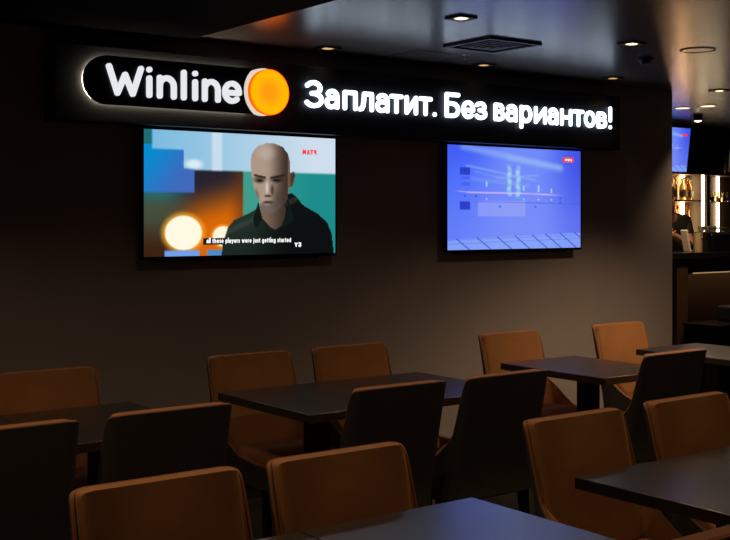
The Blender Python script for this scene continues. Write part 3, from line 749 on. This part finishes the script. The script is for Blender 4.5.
for x, y, H, r, m, w_ in BL: bottle(x, y, 1.758, H, r, M[m], '%s bottle of the row on the upper back-bar shelf' % w_)
bottle(9.60, 7.46, 1.30, .40, .035, M['bottle_amber'], 'red-capped tall bottle standing left of the lower light strip', M['red_cap'])
bottle(9.78, 7.46, 1.30, .395, .035, M['bottle_amber'], 'red-capped tall bottle standing right of the lower light strip', M['red_cap'])
for k2, w_ in enumerate(['leftmost', 'second', 'third', 'fourth', 'fifth', 'sixth']):
    x = 10.085 + k2 * .082
    t = thing('drinking_glass', '%s%s glass tumbler along the glass shelf right of the dark post' % (w_, '' if k2 == 0 else ' from the left'), 'glass', (x, 7.46, 1.748), 0, 'tumblers on the glass shelf')
    bm = bmesh.new(); lathe(bm, [(0, 0), (.028, 0), (.033, .10), (.0305, .10), (.026, .008), (0, .008)], n=20); obj('tumbler', bm, M['glass'], t)
    bm = bmesh.new(); lathe(bm, [(.0255, .0085), (.028, .04 + .008 * (k2 % 3)), (0, .04 + .008 * (k2 % 3))], n=18); obj('drink_rest', bm, [M['bottle_amber'], M['red_cap'], M['bottle_pale']][k2 % 3], t)

# things on the counter
def pot(name, label, cat, x, y, r, H, m):
    t = thing(name, label, cat, (x, y, CT))
    bm = bmesh.new(); lathe(bm, [(0, 0), (r * .96, 0), (r, .006), (r, H - .006), (r * 1.03, H), (r * .94, H), (r * .92, .01), (0, .01)], n=28); obj('body', bm, m, t)
    return t
t = pot('steel_canister', 'bright steel canister standing on the bar counter', 'canister', 8.560, 6.42, .042, .175, mat('steel_gold_reflection', (.62, .5, .3), .35, metal=.3))  # warm reflection on the steel is put into its pale gold colour
bm = bmesh.new(); lathe(bm, [(.006, .12), (.014, .13), (.006, .142)], (0, -.044, 0), 10); obj('knob', bm, M['plastic'], t)
t = pot('ice_bucket', 'dull grey steel bucket beside the bright canister on the bar counter', 'bucket', 8.675, 6.44, .055, .165, mat('dull_steel', (.12, .11, .1), .4, metal=1.0))
bm = bmesh.new(); tube(bm, [(.056 * math.cos(a * PI / 12), 0, .16 + .06 * math.sin(a * PI / 12)) for a in range(13)], .004, 8); obj('handle', bm, M['black_metal'], t)
t = thing('coffee_machine', 'black machine at the right edge of the photo on the bar counter', 'machine', (8.92, 6.55, CT))
P('body', M['plastic'], 8.74, 9.12, 6.40, 6.54, CT, CT + .165, par=t, bevel=.012)
P('cup_tray', M['black_metal'], 8.75, 9.11, 6.43, 6.69, CT + .165, CT + .178, par=t)
bm = bmesh.new(); tube(bm, [(-.16, -.1, .178), (-.16, -.1, .21), (.0, -.1, .215), (.14, -.1, .21), (.14, -.1, .178)], .008, 8); obj('rail', bm, M['steel'], t)
for k2 in range(3):
    q = thing('cup', '%s pale cup stacked on the black machine' % ['left', 'middle', 'right'][k2], 'cup', (8.82 + .09 * k2, 6.58, CT + .178), 0, 'cups on the black machine')
    bm = bmesh.new(); lathe(bm, [(0, 0), (.022, 0), (.035, .055), (.032, .055), (.02, .006), (0, .006)], n=20); obj('bowl', bm, M['stone'], q)
    bm = bmesh.new(); tube(bm, [(.028 + .02 * math.sin(a * PI / 8), 0, .015 + .028 * a / 8) for a in range(9)], .004, 6); obj('handle', bm, M['stone'], q)

# bar televisions, tilted down from the ceiling
def bar_tv(label, x0, paint, z0=2.035):
    t = thing('bar_television', label, 'television', (x0, 7.10, z0)); t.rotation_euler = (math.radians(7), 0, 0)
    W2, H2 = .78, .45
    obj('body', bxm(0, W2, -.045, 0, 0, H2), M['plastic'], t, bevel=.004)
    screen(t, paint, .01, W2 - .01, .012, H2 - .01, -.0458, 90, 52)
    bm = bmesh.new(); tube(bm, [(W2 / 2, .02, .22), (W2 / 2, .06, .3), (W2 / 2, .02, HC - z0 - .012)], .02, 10); obj('ceiling_bracket', bm, M['black_metal'], t)
    return t
tb = bar_tv('small television over the bar, showing a plain blue picture beside the wall end', 8.447, paint_pool, 2.018)
bm = bmesh.new(); box(bm, .655, .725, -.0468, -.0460, .36, .385); obj('channel_badge', bm, M['red_lit'], tb)
bar_tv('small television over the bar at the right edge of the photo', 9.88, paint_interview)

# bartender leaning an elbow on the counter, head hidden by the wall end
def skin_mesh(name, pts, edges, rad, m, parent, root=0, sub=2):
    me = bpy.data.meshes.new(name); me.from_pydata(pts, edges, []); o = bpy.data.objects.new(name, me); COL.objects.link(o)
    sk = o.modifiers.new('skin', 'SKIN'); sk.use_smooth_shade = True
    for i, r in enumerate(rad):
        q = me.skin_vertices[0].data[i]; q.radius = (r, r) if not isinstance(r, tuple) else r; q.use_root = (i == root)
    s = o.modifiers.new('sub', 'SUBSURF'); s.levels = sub; s.render_levels = sub
    me.materials.append(m); o.parent = parent
    return o
bp = thing('person', 'bartender in a black shirt resting a bare forearm on the bar counter', 'person', (9.0, 7.12, 0))
ox, oy = 9.0, 7.12
def R(x, y, z): return (x - ox, y - oy, z)
pts = [R(9.02, 7.12, .98), R(9.0, 7.10, 1.15), R(8.97, 7.05, 1.34), R(8.93, 7.0, 1.53), R(8.84, 6.96, 1.58), R(8.76, 6.93, 1.70), R(8.73, 6.91, 1.80),
       R(9.08, 6.97, 1.52), R(8.925, 6.78, 1.305), R(8.76, 6.74, 1.345), R(8.60, 6.72, 1.405), R(8.55, 6.72, 1.43),
       R(8.74, 7.04, 1.47), R(8.66, 7.02, 1.20), R(8.66, 7.00, .96), R(8.66, 6.98, .90),
       R(9.11, 7.14, .90), R(9.13, 7.12, .50), R(9.14, 7.16, .09), R(9.14, 7.06, .045),
       R(8.92, 7.14, .90), R(8.90, 7.12, .50), R(8.88, 7.16, .09), R(8.88, 7.06, .04)]
eds = [(0, 1), (1, 2), (2, 3), (3, 4), (4, 5), (5, 6), (3, 7), (7, 8), (8, 9), (9, 10), (10, 11), (3, 12), (12, 13), (13, 14), (14, 15), (0, 16), (16, 17), (17, 18), (18, 19), (0, 20), (20, 21), (21, 22), (22, 23)]
rad = [.10, .09, .10, .075, .05, .085, .075, .05, .045, .042, .03, .035, .06, .042, .03, .035, .09, .06, .04, .035, .09, .06, .04, .035]
skin_mesh('body', pts, eds, rad, M['skin'], bp)
sp_ = [pts[i] for i in (0, 1, 2, 3, 7)] + [R(8.985, 6.86, 1.375)] + [pts[12], R(8.69, 7.03, 1.32), R(8.875, 6.975, 1.58)]
skin_mesh('shirt', sp_, [(0, 1), (1, 2), (2, 3), (3, 4), (4, 5), (3, 6), (6, 7), (3, 8)], [.155, .142, .158, .14, .092, .068, .08, .062, .07], M['shirt'], bp)
skin_mesh('trousers', [pts[i] for i in (0, 16, 17, 18, 20, 21, 22)], [(0, 1), (1, 2), (2, 3), (0, 4), (4, 5), (5, 6)], [.158, .105, .075, .06, .105, .075, .06], M['trouser'], bp)
bm = bmesh.new(); bmesh.ops.create_uvsphere(bm, u_segments=20, v_segments=12, radius=.102)
for v in list(bm.verts):
    if v.co.z < -.02 and v.co.y < .02: bm.verts.remove(v)
o = obj('hair', bm, M['hair'], bp); o.location = R(8.735, 6.93, 1.80)
for k2 in range(5):                                                       # fingers of the raised hand, curled
    y = 6.69 + .016 * k2 - oy if k2 < 4 else 6.70 - oy
    p0 = (8.545 - ox, y, 1.442) if k2 < 4 else (8.57 - ox, y, 1.425)
    L_ = [.034, .040, .038, .030, .028][k2]
    dv = Vector((-.5, 0, .85)) if k2 < 4 else Vector((.35, -.35, .8))
    a = Vector(p0); b1 = a + dv * L_; b2_ = b1 + Vector((dv.x - .5, 0, dv.z * .5)) * L_ * .7; 
    skin_mesh('finger', [tuple(a), tuple(b1), tuple(b2_)], [(0, 1), (1, 2)], [.010, .009, .008], M['skin'], bp, sub=1)
tw = obj('menu_card', bxm(-.012, .012, -.035, .035, 0, .20), M['white_cloth'], bevel=.003)
tw.location = (8.64, 6.60, CT + .003); tw.rotation_euler = (0, math.radians(-14), 0)
tag(tw, 'white card leaning upright on the counter before the bartender', 'card')
